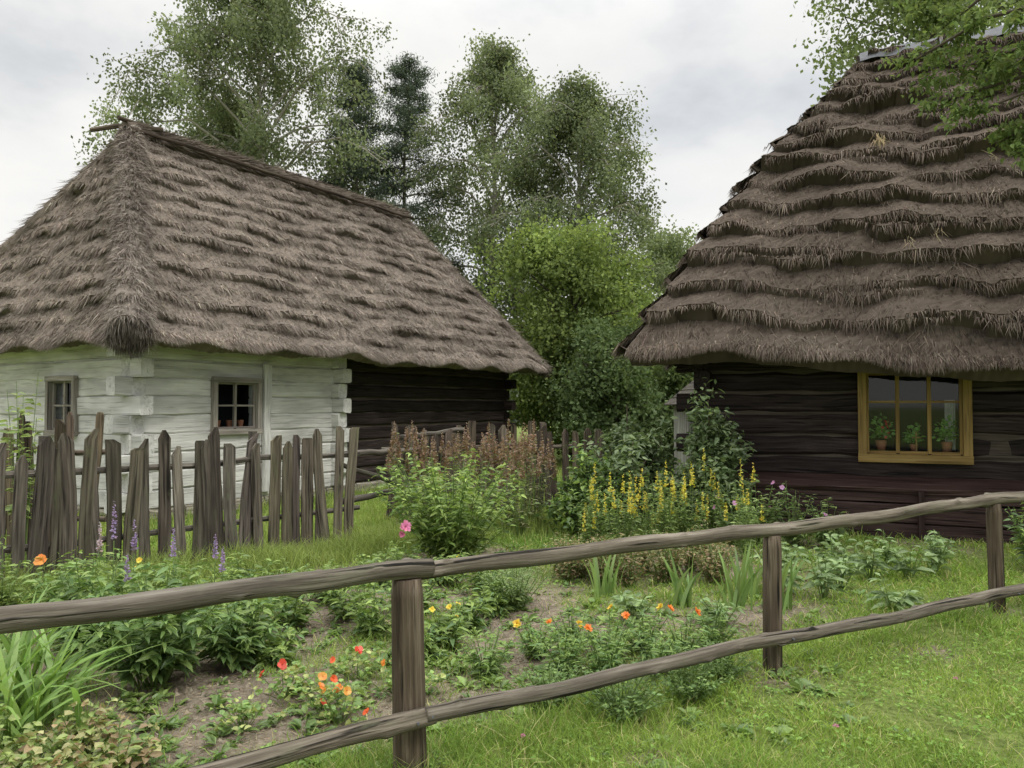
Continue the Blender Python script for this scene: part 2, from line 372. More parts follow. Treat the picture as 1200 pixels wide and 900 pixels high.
for p,q_,r in [((-2.0,9.2,1.02),(-1.35,10.9,.98),.04),((-2.0,9.2,.45),(-1.3,10.9,.5),.04),((-2.1,9.3,.9),(-.9,10.6,.25),.03),((-1.6,10.9,1.15),(-.7,11.2,1.25),.035)]:
    p=A(*p);q_=A(*q_); f=np.linspace(0,1,8)[:,None]; pts=p+(q_-p)*f+rng.normal(0,.01,(8,3)); tube(b,pts,np.full(8,r),10,(1,1,1),.06)
b.obj('gate_poles',M_picket,smooth=True)
# small bleached plank shed far behind, seen in the gap beside the dark cottage
sh=empty('plank_shed'); b=B()
for k in range(9):
    x=3.55+k*.17; top=1.65+.55*(1-abs(k-4)/4.5)
    beam(b,(x,15.0,0),(x,15.0,top),.155,.03,up=(0,1,0),bev=.15,nseg=3,wob=.003,c=(rng.uniform(.8,1.1),)*3)
    beam(b,(x,16.4,0),(x,16.4,top),.155,.03,up=(0,1,0),bev=.15,c=(.9,)*3)
for x in (3.46,5.0):
    for k in range(8): beam(b,(x,15.1+k*.17,0),(x,15.1+k*.17,1.62),.155,.03,up=(1,0,0),bev=.15,c=(rng.uniform(.8,1.05),)*3)
b.obj('planks',M_shed,sh)
b=B()
for sx_ in (-1,1):
    for k in range(5):
        x=4.23+sx_*(.10+k*.19); z=2.30-k*.155
        beam(b,(x,14.8,z),(x,16.6,z),.22,.03,up=(sx_*.63,0,.77),bev=.15,c=(.9,)*3)
b.obj('roof_boards',M_picket,sh)
# ---------------------------------------------------------------- thatch
def thatch(b,e0,e1,r0,r1,NC,nstraw,base,edz=None,bulge=0,step=.11,seed=0,wv=1.,slen=(.10,.26),pw=.9):
    e0,e1,r0,r1=map(lambda p:A(*p),(e0,e1,r0,r1))
    nrm=nz(np.cross(e1-e0,(r0+r1)/2-(e0+e1)/2)); 
    if nrm[2]<0: nrm=-nrm
    Ls=np.linalg.norm(e1-e0); r_=np.random.default_rng(seed); ph=r_.uniform(0,6.28,(NC+2,5))
    hs=r_.uniform(.65,1.35,NC+2)
    def wavy(s,ci):
        p=ph[np.clip(ci,0,NC+1)]
        return wv*(.13*np.sin(s*Ls*.9+p[...,0])+.09*np.sin(s*Ls*2.3+p[...,1])+.06*np.sin(s*Ls*5.1+p[...,2])+.03*np.sin(s*Ls*13+p[...,3]))
    def pos(s,t):
        s_=s[...,None];t_=t[...,None]
        P=(e0*(1-s_)+e1*s_)*(1-t_)+(r0*(1-s_)+r1*s_)*t_
        z=bulge*np.sin(np.pi*t)
        if edz: z=z+edz(s)*(1-t)
        P[...,2]+=z; return P
    def off(s,t):
        ci=np.floor(t*NC).astype(int)
        u=t*NC+wavy(s,ci)*(t>.5/NC)
        f=u-np.floor(u); ci=np.floor(u).astype(int); cc=np.clip(ci,0,NC+1); pc=ph[cc]
        lump=.022*np.sin(s*Ls*3+pc[...,4])+.014*np.sin(s*Ls*8.3+pc[...,1])+.02*np.sin(s*Ls*1.3+pc[...,0])
        amp=1+.3*np.sin(s*Ls*1.9+pc[...,2])
        return step*amp*hs[cc]*(1-f)**pw+lump,f,ci
    ns=int(Ls/.05); R=9
    tt=np.linspace(0,1,NC*R+1)
    S,T=np.meshgrid(np.linspace(0,1,ns+1),tt); O,Fr,Ci=off(S,T)
    P=pos(S,T)+nrm*(O+r_.normal(0,.006,O.shape))[...,None]
    dn=nz((e0+e1)/2-(r0+r1)/2)
    up0=P[0]-nrm*(step+.16)
    inner=pos(S[0],np.full(ns+1,.16))-nrm*(step+.20)
    P=np.concatenate([inner[None],up0[None],P])
    ny=P.shape[0];nx=ns+1
    i=(np.arange(ny-1)[:,None]*nx+np.arange(nx-1)[None,:]); q=np.stack([i,i+1,i+nx+1,i+nx],-1).reshape(-1,4)
    cc=(r_.uniform(.65,.95,(ny*nx,1))*A(*base))*.85
    b.add(P,q=q,c=cc)
    n=nstraw; s=r_.uniform(0,1,n); t=r_.uniform(0,1,n)
    tri=np.linalg.norm(r1-r0)/Ls
    k=r_.uniform(0,1,n)<(1-t*(1-max(tri,.02))); s=s[k];t=t[k]
    s=np.concatenate([s,r_.uniform(0,1,nstraw//8)]); t=np.concatenate([t,np.abs(r_.normal(0,.006,nstraw//8))]); n=len(s)
    O,f,ci=off(s,t)
    Q=pos(s,t)+nrm*(O+r_.uniform(-.015,.008,n))[:,None]
    side=nz(e1-e0)
    wild=(r_.uniform(0,1,n)<.10)[:,None]
    D=dn+nrm*(r_.uniform(-.06,.14,n)[:,None]+wild*.3)+side*r_.normal(0,.19,n)[:,None]*(1+wild)+A(0,0,-.10)
    L=r_.uniform(*slen,n)*np.where(f<.15,.75,1)*(1+.35*np.sin(s*Ls*4.3+ci*2.1))
    W=r_.uniform(.008,.017,n)
    bt=ph[np.clip(ci,0,NC+1),0]/6.28
    tone=(.64+.55*r_.uniform(0,1,n)**1.5+.20*np.clip(1-f*1.6,0,1)+.16*(bt-.5)+.09*np.sin(s*Ls*1.1+ci*1.7)+.08*np.sin(s*Ls*6.1+ci*3.1))[:,None]
    c=np.clip(A(*base)*tone*(1+r_.uniform(-.06,.06,(n,3))),0,1)
    gl=r_.uniform(0,1,n)<.05; c[gl]=c[gl]*1.6
    straws(b,Q,D,L,W,c)
def hiproll(b,top,bot,r0,r1,NS,base,seed,nb=11,sa=.18,tuft=0):
    r_=np.random.default_rng(seed); top=A(*top);bot=A(*bot); n=90; t=np.linspace(0,1,n); L=np.linalg.norm(bot-top)
    pts=top+(bot-top)*t[:,None]; saw=(t*nb+.25*np.sin(t*17+seed))%1
    rr=(r0+(r1-r0)*t)*(1-sa*.6+sa*saw)
    sides=14; th=np.arange(sides)/sides*2*np.pi; ax=nz(bot-top); X=nz(np.cross(ax,A(0,0,1)));Y=np.cross(X,ax)
    pts=pts+X*(.02*np.sin(t*9+seed))[:,None]
    loft(b,pts,X,Y,np.stack([np.cos(th),np.sin(th)],1),rr,rr,A(*base)*.7,1+r_.normal(0,.05,(n,sides)))
    m=NS; u=r_.uniform(0,1,m); a=r_.uniform(0,6.28,m); R=np.interp(u,t,rr)
    rad=np.cos(a)[:,None]*X+np.sin(a)[:,None]*Y
    P=top+(bot-top)*u[:,None]+rad*R[:,None]*.95
    D=ax+rad*r_.uniform(.0,.5,m)[:,None]+r_.normal(0,.2,(m,3))
    c=A(*base)*(.65+.7*r_.uniform(0,1,m)**1.4)[:,None]*(1+r_.uniform(-.05,.05,(m,3)))
    straws(b,P,D,r_.uniform(.10,.28,m),r_.uniform(.008,.016,m),np.clip(c,0,1))
    if tuft:
        a=r_.uniform(0,6.28,tuft); k=np.sqrt(r_.uniform(0,1,tuft))*r1*1.0
        P=bot-ax*r_.uniform(0,.15,tuft)[:,None]+(np.cos(a)*k)[:,None]*X+(np.sin(a)*k)[:,None]*Y
        D=ax*.7+A(0,0,-.6)+r_.normal(0,.18,(tuft,3))
        c=A(*base)*(.5+.6*r_.uniform(0,1,tuft))[:,None]*np.ones((1,3))
        straws(b,P,D,r_.uniform(.10,.26,tuft),r_.uniform(.010,.018,tuft),c)
# ---------------------------------------------------------------- log walls
def wall(bl,bk,C,d,L,z0,h,nl,out,wins=(),thick=.2,ext0=lambda i:0,ext1=lambda i:0,wob=.006,tint=lambda:1.0,gap=.02,t_start=0,bev=.22):
    C=A(C[0],C[1],0);d=A(d[0],d[1],0);out=A(out[0],out[1],0); mid=-out*thick/2
    for i in range(nl):
        za=z0+i*h; zb=za+h; segs=[(t_start-ext0(i),L+ext1(i))]
        for (w0,w1,wz0,wz1) in wins:
            if (za+zb)/2>wz0 and (za+zb)/2<wz1:
                ns=[]
                for a,e in segs:
                    if w0>a and w1<e: ns+=[(a,w0),(w1,e)]
                    else: ns.append((a,e))
                segs=ns
        for a,e in segs:
            jj=rng.normal(0,wob)
            P0=C+d*a+mid+out*jj; P1=C+d*e+mid+out*jj; zc=(za+zb)/2+rng.normal(0,.006); P0[2]=P1[2]=zc
            P1[2]+=rng.normal(0,.006)
            tt=tint()
            beam(bl,P0,P1,thick,h-gap,bev=bev,nseg=max(2,int((e-a)/.3)),wob=wob,c=(tt,tt,tt))
    def panel(a,e,za,zb):
        P0=C+d*a-out*(thick*.5+.01);P1=C+d*e-out*(thick*.5+.01); P0[2]=P1[2]=(za+zb)/2
        beam(bk,P0,P1,thick*.72,zb-za,bev=.02,nseg=max(2,int((e-a)/.3)),wob=.002)
    top=z0+nl*h; prev=t_start+.05
    for (w0,w1,wz0,wz1) in sorted(wins):
        panel(prev,w0-.003,z0+.01,top-.01); panel(w0,w1,z0+.01,wz0-.01); panel(w0,w1,wz1+.01,top-.01); prev=w1+.003
    panel(prev,L-.05,z0+.01,top-.01)
def window(parent,C,d,out,w,cols,rows,mat,fw,bar,inside=True):
    t0,t1,z0,z1=w; C=A(C[0],C[1],0);d=A(d[0],d[1],0);out=A(out[0],out[1],0)
    def P(t,z,o): p=C+d*t+out*o; p[2]=z; return p
    b=B(); o=.02
    beam(b,P(t0-fw*.5,z0-.01,o),P(t1+fw*.5,z0-.01,o),.12,fw,bev=.1)
    beam(b,P(t0-fw*.5,z1+.0,o),P(t1+fw*.5,z1+.0,o),.11,fw,bev=.1)
    for t in (t0,t1): beam(b,P(t,z0+fw*.5-.01,o-.004),P(t,z1-fw*.5,o-.004),.10,fw*.95,up=tuple(d),bev=.1)
    a,e=t0+fw*.5,t1-fw*.5; za,zb=z0+fw*.5,z1-fw*.5
    for t in np.linspace(a,e,cols+1):
        bb=bar*(1.5 if t in(a,e) else 1.25)
        beam(b,P(t,za,-.03),P(t,zb,-.03),.045,bb,up=tuple(d),bev=.1)
    ed=np.linspace(a,e,cols+1)
    for f in [0]+list(rows)+[1]:
        z=za+(zb-za)*f
        for j in range(cols): beam(b,P(ed[j]+bar*.62,z,-.033),P(ed[j+1]-bar*.62,z,-.033),.04,bar*(1.5 if f in(0,1) else .8),bev=.1)
    b.obj('window_frame',mat,parent)
    b=B(); b.add([P(a,za,-.04),P(e,za,-.04),P(e,zb,-.04),P(a,zb,-.04)],q=[(0,1,2,3)]); b.obj('window_glass',M_glass,parent)
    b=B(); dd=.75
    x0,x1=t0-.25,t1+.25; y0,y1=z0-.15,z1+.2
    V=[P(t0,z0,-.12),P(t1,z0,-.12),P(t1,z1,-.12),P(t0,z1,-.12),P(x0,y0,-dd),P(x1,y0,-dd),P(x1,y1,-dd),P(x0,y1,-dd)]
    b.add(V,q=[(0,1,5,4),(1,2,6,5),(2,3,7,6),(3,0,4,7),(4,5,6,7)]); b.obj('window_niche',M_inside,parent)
    return P
# ================================================================ left cottage
LC=empty('white_log_cottage')
u1=A(.514,.857); n1v=A(-.857,.514)
P0=A(-4.9,9.8)
def LP(a,w,z): p=P0+u1*a+n1v*w; return (p[0],p[1],z)
EZ=2.50; RZ=6.36
base_l=(.235,.200,.168)
b=B()
e=[LP(0,0,EZ),LP(11.2,0,EZ),LP(11.2,6.4,EZ),LP(0,6.4,EZ)]; R0=LP(2.03,3.2,RZ-.08); R1=LP(9.39,3.2,RZ)
thatch(b,e[0],e[1],R0,R1,14,135000,base_l,lambda s:-.04*np.sin(s*3.1),.05,.095,1,.6)
thatch(b,e[3],e[0],R0,R0,14,80000,base_l,None,.05,.095,2,.6)
thatch(b,e[1],e[2],R1,R1,14,9000,base_l,None,.05,.095,3,.6)
thatch(b,e[2],e[3],R1,R0,14,9000,base_l,None,.05,.095,4,.6)
hiproll(b,(R0[0],R0[1],R0[2]+.02),(e[0][0],e[0][1]+.03,EZ+.04),.18,.25,32000,(.30,.262,.225),5,14,.24,3500)
hiproll(b,R1,e[1],.10,.12,4000,base_l,6,11,.18,500)
hiproll(b,R0,e[3],.12,.16,4000,base_l,7)
hiproll(b,R1,e[2],.12,.14,1500,base_l,8)
hiproll(b,LP(1.9,3.2,RZ+.03),LP(9.5,3.2,RZ+.09),.13,.13,9000,(.18,.15,.125),9,26)
b.obj('roof',M_thatch,LC)
b=B()
f=np.linspace(0,1,20)[:,None]; a_=A(*LP(1.75,3.15,RZ+.13)); z_=A(*LP(9.6,3.15,RZ+.20)); tube(b,a_+(z_-a_)*f+rng.normal(0,.008,(20,3)),np.full(20,.04),8,(.6,.5,.42),.08)
a_=A(*LP(1.9,2.93,RZ-.06)); z_=A(*LP(9.5,2.93,RZ)); tube(b,a_+(z_-a_)*f+rng.normal(0,.008,(20,3)),np.full(20,.035),8,(.5,.42,.36),.08)
tube(b,[A(*LP(1.55,3.62,RZ-.06)),A(*LP(1.9,3.4,RZ+.08)),A(*LP(2.5,3.0,RZ+.13))],[.04,.045,.04],8,(.8,.7,.6),.08)
tube(b,[A(*LP(1.85,2.85,RZ-.16)),A(*LP(2.1,3.2,RZ+.13)),A(*LP(2.3,3.5,RZ+.1))],[.035,.04,.04],8,(.7,.6,.5),.08)
b.obj('ridge_poles',M_picket,LC)
Cc=P0+u1*.5+n1v*.72
h=.267; zb0=.13; nl=10
ow=-n1v; oh=-u1
winF=(1.344,2.19,zb0+4*h,zb0+7*h); winS=(1.32,2.02,zb0+4*h,zb0+7*h)
bl=B();bk=B()
tw=lambda:rng.uniform(.94,1.02)
wall(bl,bk,Cc,u1,3.94,zb0,h,nl,ow,[winF],.2,lambda i:.24 if i%2==0 else .02,lambda i:0,.008,tw,.008,0,.18)
wall(bl,bk,Cc,n1v,4.96,zb0,h,nl,oh,[winS],.2,lambda i:.24 if i%2==1 else .02,lambda i:.2 if i%2 else 0,.008,tw,.008,0,.18)
for i in range(nl):
    ex=.26 if i%2 else .17; p=Cc+u1*3.98; q_=p+ow*ex+u1*(.03 if i%2 else -.0); z=zb0+(i+.5)*h
    beam(bl,(*(p-ow*.3),z),(*q_,z),.22,h-.012,bev=.25,nseg=3,wob=.006)
beam(bl,(*(Cc+ow*.05+u1*2.35),2.27),(*(Cc+ow*.05+u1*2.35),.2),.06,.14,up=(u1[0],u1[1],0),bev=.1,nseg=6,wob=.006)
bl.obj('whitewashed_log_wall',M_white,LC); bk.obj('whitewashed_chinking',M_white,LC)
bl=B();bk=B(); td=lambda:rng.uniform(.75,1.6)
wall(bl,bk,Cc-ow*.04,u1,10.1,zb0,h,nl,ow,[],.2,lambda i:0,lambda i:.2 if i%2 else 0,.008,td,.035,t_start=4.12,bev=.3)
Cd=Cc+u1*10.1
wall(bl,bk,Cd,n1v,4.96,zb0,h,nl,u1,[],.2,lambda i:.2 if i%2 else 0,lambda i:.2,.008,td,.035)
Ce=Cc+n1v*4.96
wall(bl,bk,Ce,u1,10.1,zb0,h,nl,n1v,[],.2,lambda i:0.2,lambda i:.2,.008,td,.035)
bl.obj('dark_log_wall',M_dark,LC); bk.obj('chinking',M_chink,LC)
PF=window(LC,Cc,u1,ow,winF,2,[.5],M_wframe,.085,.035)
window(LC,Cc,n1v,oh,winS,2,[.5],M_wframe,.08,.035)
b=B()
for i in range(3):
    t=1.55+i*.22; p=PF(t,zb0+4*h+.12,-.16); tube(b,[p-A(0,0,.06),p+A(0,0,.05)],[.035,.05],10,(1,1,1))
b.obj('flower_pot',M_clay,LC)
b=B()
for C_,d_,L_ in ((Cc,u1,10.1),(Cc,n1v,4.96)):
    s=0
    while s<L_:
        w=rng.uniform(.25,.5); p=C_+d_*(s+w/2); o_=(ow if d_ is u1 else oh)*(-.08)
        beam(b,(*(p+o_-d_*w*.47),.03),(*(p+o_+d_*w*.47),.03),.24,.2,bev=.3,nseg=2,wob=.01,c=(2.8,2.9,2.8)); s+=w
b.obj('foundation_stones',M_picket,LC)
# ================================================================ right cottage
RC=empty('dark_log_cottage')
d2=A(.9175,-.3976); m2=A(.3976,.9175); E0=A(1.456,9.7)
def RP(a,w,z): p=E0+d2*a+m2*w; return (p[0],p[1],z)
base_r=(.140,.114,.093)
edz=lambda s:-.30*sstep(s*10.5,-.5,4.6)
b=B()
LL=10.5; e=[RP(0,0,2.30),RP(LL,0,2.30),RP(LL,8,2.3),RP(0,8,2.3)]; R0=RP(2.95,4,7.15); R1=RP(LL-3,4,7.25)
thatch(b,e[0],e[1],R0,R1,14,160000,base_r,edz,.26,.15,21,1.15,(.09,.27))
thatch(b,e[3],e[0],R0,R0,14,45000,base_r,None,.26,.15,22)
thatch(b,e[1],e[2],R1,R1,14,9000,base_r,None,.26,.15,23)
thatch(b,e[2],e[3],R1,R0,14,9000,base_r,None,.26,.15,24)
q0=A(*RP(3.0,2.10,5.25)); n=90
straws(b,q0+rng.normal(0,.04,(n,3)),A(0,0,-1)+rng.normal(0,.35,(n,3))-np.array([m2[0],m2[1],0])*.5,rng.uniform(.15,.36,n),np.full(n,.010),col((.36,.29,.17),n,.2))
for k in range(9):
    w_=rng.uniform(.5,3.2); q0=A(*RP(rng.uniform(2.2,5.2),w_,2.3+w_*1.215+.30)); n=12
    straws(b,q0+rng.normal(0,.03,(n,3)),A(0,0,-1)+rng.normal(0,.5,(n,3))-np.array([m2[0],m2[1],0])*.6,rng.uniform(.1,.25,n),np.full(n,.008),col((.30,.25,.16),n,.2))
b.obj('roof',M_thatch,RC)
b=B(); n=60; ss=np.linspace(2.8,LL-2.7,n); V=[]
for s in ss:
    zc=7.27+.10*(s-2.7)/5; k=.014*math.sin(s*60)
    V+=[RP(s,3.76,zc-.20+k),RP(s,3.98,zc+.02+k),RP(s,4.25,zc-.22+k)]
i=np.arange(n-1)*3; b.add(V,q=np.concatenate([np.stack([i,i+1,i+4,i+3],1),np.stack([i+1,i+2,i+5,i+4],1)]))
b.obj('ridge_sheet',M_metal,RC,True)
C2=A(2.44,10.2); h=.2667; zr=.175
bl=B();bk=B(); td=lambda:rng.uniform(.7,1.7)
win2=(2.009,3.122,zr+3*h,zr+7*h)
wall(bl,bk,C2,d2,9.1,zr,h,9,-m2,[win2],.2,lambda i:.26 if i%2 else .02,lambda i:.2,.012,td,.030,0,.36)
wall(bl,bk,C2,m2,6.4,zr,h,9,-d2,[],.2,lambda i:0 if i%2 else .24,lambda i:.2,.010,td,.032)
C3=C2+d2*9.1; wall(bl,bk,C3,m2,6.4,zr,h,9,d2,[],.2,lambda i:0,lambda i:0,.01,td,.03)
C4=C2+m2*6.4; wall(bl,bk,C4,d2,9.1,zr,h,9,m2,[],.2,lambda i:0,lambda i:0,.01,td,.03)
bl.obj('log_wall',M_dark,RC); bk.obj('chinking',M_chink,RC)
b=B()
for k,(z,w) in enumerate(((.09,.28),(.35,.22),(.55,.16))):
    p=C2-m2*(.36-.015*k)-d2*.15; q_=p+d2*9.2; beam(b,(*p,z),(*q_,z),.08,w,bev=.35,nseg=16,wob=.010,c=(1+.15*k,)*3)
p=C2-m2*.19-d2*.15; q_=p+d2*9.2; beam(b,(*p,.67),(*q_,.67),.44,.06,up=(m2[0]*-.25,m2[1]*-.25,1),bev=.3,nseg=16,wob=.006,c=(1.5,1.45,1.45))
for s in (.1,2.6,5.1,7.6):
    p=C2-m2*.42+d2*s; beam(b,(*p,0),(*p,.62),.06,.10,up=(m2[0],m2[1],0),bev=.2,c=(.8,.8,.8))
b.obj('boarded_bank',M_bank,RC)
PW=window(RC,C2,d2,-m2,win2,3,[.64],M_ochre,.10,.034)
rng=np.random.default_rng(77)
bp=B(); bf=B(); zs=win2[2]+.07
for t,s in ((2.22,1.05),(2.58,.75),(2.93,1.0)):
    p=PW(t,zs,-.17); tube(bp,[p,p+A(0,0,.12*s)],[.045*s,.065*s],14,(1,1,1))
    n=110; aa=rv(n); aa[:,2]=abs(aa[:,2]); P_=p+A(0,0,.15*s)+aa*rng.uniform(.02,.13,(n,1))*s*A(1,.5,2.2); leaf6(bf,P_,aa,np.full(n,.06),np.full(n,.045),col((.16,.30,.09),n,.35))
n=9; P_=np.array([PW(2.28,zs+.30,-.12)]*n)+rng.normal(0,.05,(n,3)); diam(bf,P_,rv(n),np.full(n,.045),np.full(n,.045),col((.5,.05,.06),n,.2))
bp.obj('flower_pots',M_clay,RC,True); bf.obj('potted_plants',M_leaf,RC)
b=B()
p=PW(2.6,zs,-.10); beam(b,p,p+A(0,0,.24),.018,.018,up=(d2[0],d2[1],0)); beam(b,PW(2.55,zs+.17,-.10),PW(2.65,zs+.17,-.10),.018,.018,bev=.1)
b.obj('standing_cross',M_ochre,RC)
b=B()
for ta,tb,zt in ((2.92,3.03,.62),):
    n=24; f=np.linspace(0,1,n); V=[]
    for x in f:
        o=-.26+.015*math.sin(x*26); V+=[PW(ta+(tb-ta)*x,zs+.02,o),PW(ta+(tb-ta)*x,zs+zt,o)]
    i=np.arange(n-1)*2; b.add(V,q=np.stack([i,i+2,i+3,i+1],1))
b.obj('curtain',M_cloth,RC,True)
# ================================================================ trees
def tree(name,base,H,R,r0,cb,nl,nleaf,leaf,pal,droop=0.,elev=45,seed=0,prof=None,bark=(.08,.07,.06),sig=.34,up=.0,sub=7,flat=.75,lw=(.55,.8)):
    global rng
    rng=np.random.default_rng(seed); b=B(); base=A(*base,0)
    n=12; t=np.linspace(0,1,n); lean=rng.normal(0,.02,2)*H
    tr=base+np.stack([lean[0]*t**1.5+rng.normal(0,.012*H*.3,n)*t,lean[1]*t**1.5+rng.normal(0,.012*H*.3,n)*t,H*t*.97],1)
    tr[0,2]=-.2
    tube(b,tr,r0*(1-.93*t)+.01,8,bark,.05)
    prof=prof or (lambda q:np.sin(np.pi*(.14+.80*q))**.7)
    cl=[];clr=[]
    for i in range(nl):
        q=(i+.5)/nl; h=cb+(1-cb)*q*.97; az=i*2.39996+rng.normal(0,.3); el=math.radians(elev)*(.55+.75*q)
        p0=A(*[np.interp(h,t,tr[:,k]) for k in range(3)])
        L=R*prof(q)*rng.uniform(.62,1.15)/max(.45,math.cos(el))
        m=7; f=np.linspace(0,1,m)
        dh=A(math.cos(az),math.sin(az),0)
        pts=p0+dh*(L*math.cos(el)*f)[:,None]+A(0,0,1)*(L*math.sin(el)*f*(1-.25*f)-droop*L*.55*f**2.2)[:,None]+rng.normal(0,.03*L,(m,3))*f[:,None]
        rr=r0*.38*(1-q*.7)*(1-.9*f)+.008
        tube(b,pts,rr,5,bark,caps=False)
        br=rng.uniform(.72,1.28)
        for j in range(sub):
            g=rng.uniform(.22,1.0); pp=A(*[np.interp(g,f,pts[:,k]) for k in range(3)])
            dv=nz(dh*.7+rng.normal(0,.75,3)*A(1,1,flat)+A(0,0,up)); l2=L*.36*(1.15-g*.6)*rng.uniform(.6,1.2)
            e_=pp+dv*l2+A(0,0,-droop*l2*.5)
            tube(b,[pp,(pp+e_)/2+A(0,0,.06*l2),e_],[.018,.012,.005],3,bark,caps=False)
            bb=br*rng.uniform(.8,1.22)
            for k in (.3,.6,.85,1.05):
                cl.append(pp+(e_-pp)*k+rng.normal(0,.08,3)); clr.append(bb)
    cl=np.array(cl);clr=np.array(clr); wgt=rng.uniform(.3,1.7,len(cl)); wgt/=wgt.sum()
    id=rng.choice(len(cl),nleaf,p=wgt); off=rng.normal(0,1,(nleaf,3))*sig*A(1,1,flat)
    if droop>.2:
        off=off*A(.8,.8,.8); off[:,2]-=np.abs(rng.normal(0,sig*1.7*droop,nleaf))
    P=cl[id]+off; D=rv(nleaf); D[:,2]-=.35+droop*.6
    pal=np.asarray(pal); c=pal[rng.integers(0,len(pal),nleaf)]*(clr[id]*rng.uniform(.82,1.18,nleaf))[:,None]
    Ls=leaf*rng.uniform(.7,1.35,nleaf)
    diam(b,P,D,Ls,Ls*rng.uniform(*lw,nleaf),np.clip(c,0,1))
    return b.obj(name,M_tree)
birchp=[(.100,.122,.070),(.115,.14,.08),(.085,.106,.062)]
bk_=(.24,.23,.22)
tree('birch_tree',(-9.3,29),17.9,4.4,.22,.26,48,80000,.12,birchp,.85,60,101,bark=bk_,sig=.28)
tree('birch_tree',(-12.0,31),15.0,2.7,.2,.3,32,32000,.12,birchp,.85,60,102,bark=bk_,sig=.28)
tree('birch_tree',(-.9,31),16.2,3.0,.2,.25,40,50000,.12,birchp,.8,62,103,bark=bk_,sig=.28)
tree('birch_tree',(2.4,28.5),13.8,3.0,.2,.2,40,60000,.115,birchp,.8,60,104,bark=bk_,sig=.30)
pinep=[(.05,.068,.052),(.062,.082,.06),(.042,.056,.045)]
pp_=lambda q:(1-q)**.6*1.0+.16
tree('pine_tree',(-6.2,30),15.9,1.9,.15,.3,56,40000,.14,pinep,.05,18,105,prof=pp_,bark=(.09,.075,.065),sig=.19,sub=8,flat=.5,lw=(.15,.3))
tree('pine_tree',(-4.5,31),16.4,2.0,.15,.28,58,42000,.14,pinep,.05,18,106,prof=pp_,bark=(.09,.075,.065),sig=.19,sub=8,flat=.5,lw=(.15,.3))
lime=[(.112,.150,.050),(.135,.176,.058),(.09,.126,.045)]
tree('maple_tree',(1.6,21.5),6.0,2.0,.14,.05,36,44000,.11,lime,.15,48,107,sig=.27)
tree('maple_tree',(3.1,25),4.8,1.6,.13,.05,26,22000,.12,[(.085,.12,.05),(.105,.14,.058)],.15,45,108,sig=.28)
tree('maple_tree',(6.5,33),8.7,1.9,.15,.1,28,20000,.14,[(.13,.165,.09),(.12,.15,.08)],.2,50,109,sig=.34)
tree('elder_tree',(2.6,19.3),3.3,1.3,.1,.03,26,20000,.10,[(.065,.095,.042),(.08,.112,.05)],.2,40,110,sig=.25)
tree('elder_tree',(4.6,20.2),2.7,1.3,.1,.03,24,15000,.10,[(.075,.105,.045),(.092,.125,.05)],.2,40,111,sig=.25)
tree('maple_tree',(10.2,17.5),12.2,2.9,.2,.25,36,40000,.115,[(.085,.112,.05),(.105,.138,.06)],.2,50,112,sig=.32)
def overhang():
    global rng
    rng=np.random.default_rng(200); b=B()
    tr=np.array([A(9.0,4.5,-.2),A(8.9,4.6,2.5),A(8.7,4.8,5),A(8.5,5.0,8)]); tube(b,tr,[.25,.2,.15,.08],10,(.08,.07,.06),.05)
    cl=[];cr=[]
    ends=[((8.7,4.8,4.3),(4.60,7.2,4.10)),((8.7,4.8,4.8),(4.20,7.3,4.55)),((8.7,4.8,5.1),(3.95,7.4,5.05)),((8.6,4.9,5.6),(4.2,7.8,5.5)),((8.6,4.9,6.0),(4.5,8.2,6.0)),((8.6,4.9,6.4),(5.0,8,6.4)),((8.7,4.8,4.6),(4.5,7.1,4.3)),((8.6,5,7),(9,8,8.5)),((8.6,5,6),(10.5,4,8)),((8.6,5,6),(8.5,3,8)),((8.6,5,6.5),(7,6,8.5)),((8.7,4.8,5.0),(4.30,7.6,4.85)),((8.7,4.8,4.9),(4.6,7.0,4.75))]
    for p,q in ends:
        p=A(*p);q=A(*q); f=np.linspace(0,1,9); pts=p+(q-p)*f[:,None]+A(0,0,1)*(.4*np.sin(f*np.pi))[:,None]+rng.normal(0,.05,(9,3)); tube(b,pts,.05*(1-.85*f)+.004,6,(.07,.06,.05),caps=False)
        for j in range(17):
            g=rng.uniform(.5,1); pp=A(*[np.interp(g,f,pts[:,k]) for k in range(3)]); e_=pp+nz(nz(q-p)*.6+rng.normal(0,.7,3)+A(0,0,-.3))*rng.uniform(.2,.5)
            tube(b,[pp,(pp+e_)/2,e_],[.008,.006,.003],3,(.07,.06,.05),caps=False)
            for k in np.linspace(.3,1.05,5): cl.append(pp+(e_-pp)*k); cr.append(rng.uniform(.75,1.2))
    cl=np.array(cl);cr=np.array(cr); n=26000; id=rng.integers(0,len(cl),n); P=cl[id]+rng.normal(0,.05,(n,3)); D=rv(n); D[:,2]-=.5
    c=col((.085,.118,.045),n,.25)*cr[id][:,None]
    L=rng.uniform(.045,.075,n); leaf6(b,P,D,L,L*.55,c,.15,.6)
    b.obj('apple_tree',M_tree)
overhang()
rng=np.random.default_rng(9)
b=B(); n=50000; a=rng.uniform(-1.1,1.1,n); r=rng.uniform(60,75,n); th_=5.5+1.6*np.sin(a*23)+1.2*np.sin(a*57+1); z=rng.uniform(0,1,n)**.8*th_
diam(b,np.stack([np.sin(a)*r,np.cos(a)*r,z],1),rv(n),np.full(n,.9),np.full(n,.7),col((.10,.12,.09),n,.35)); b.obj('distant_forest',M_tree)
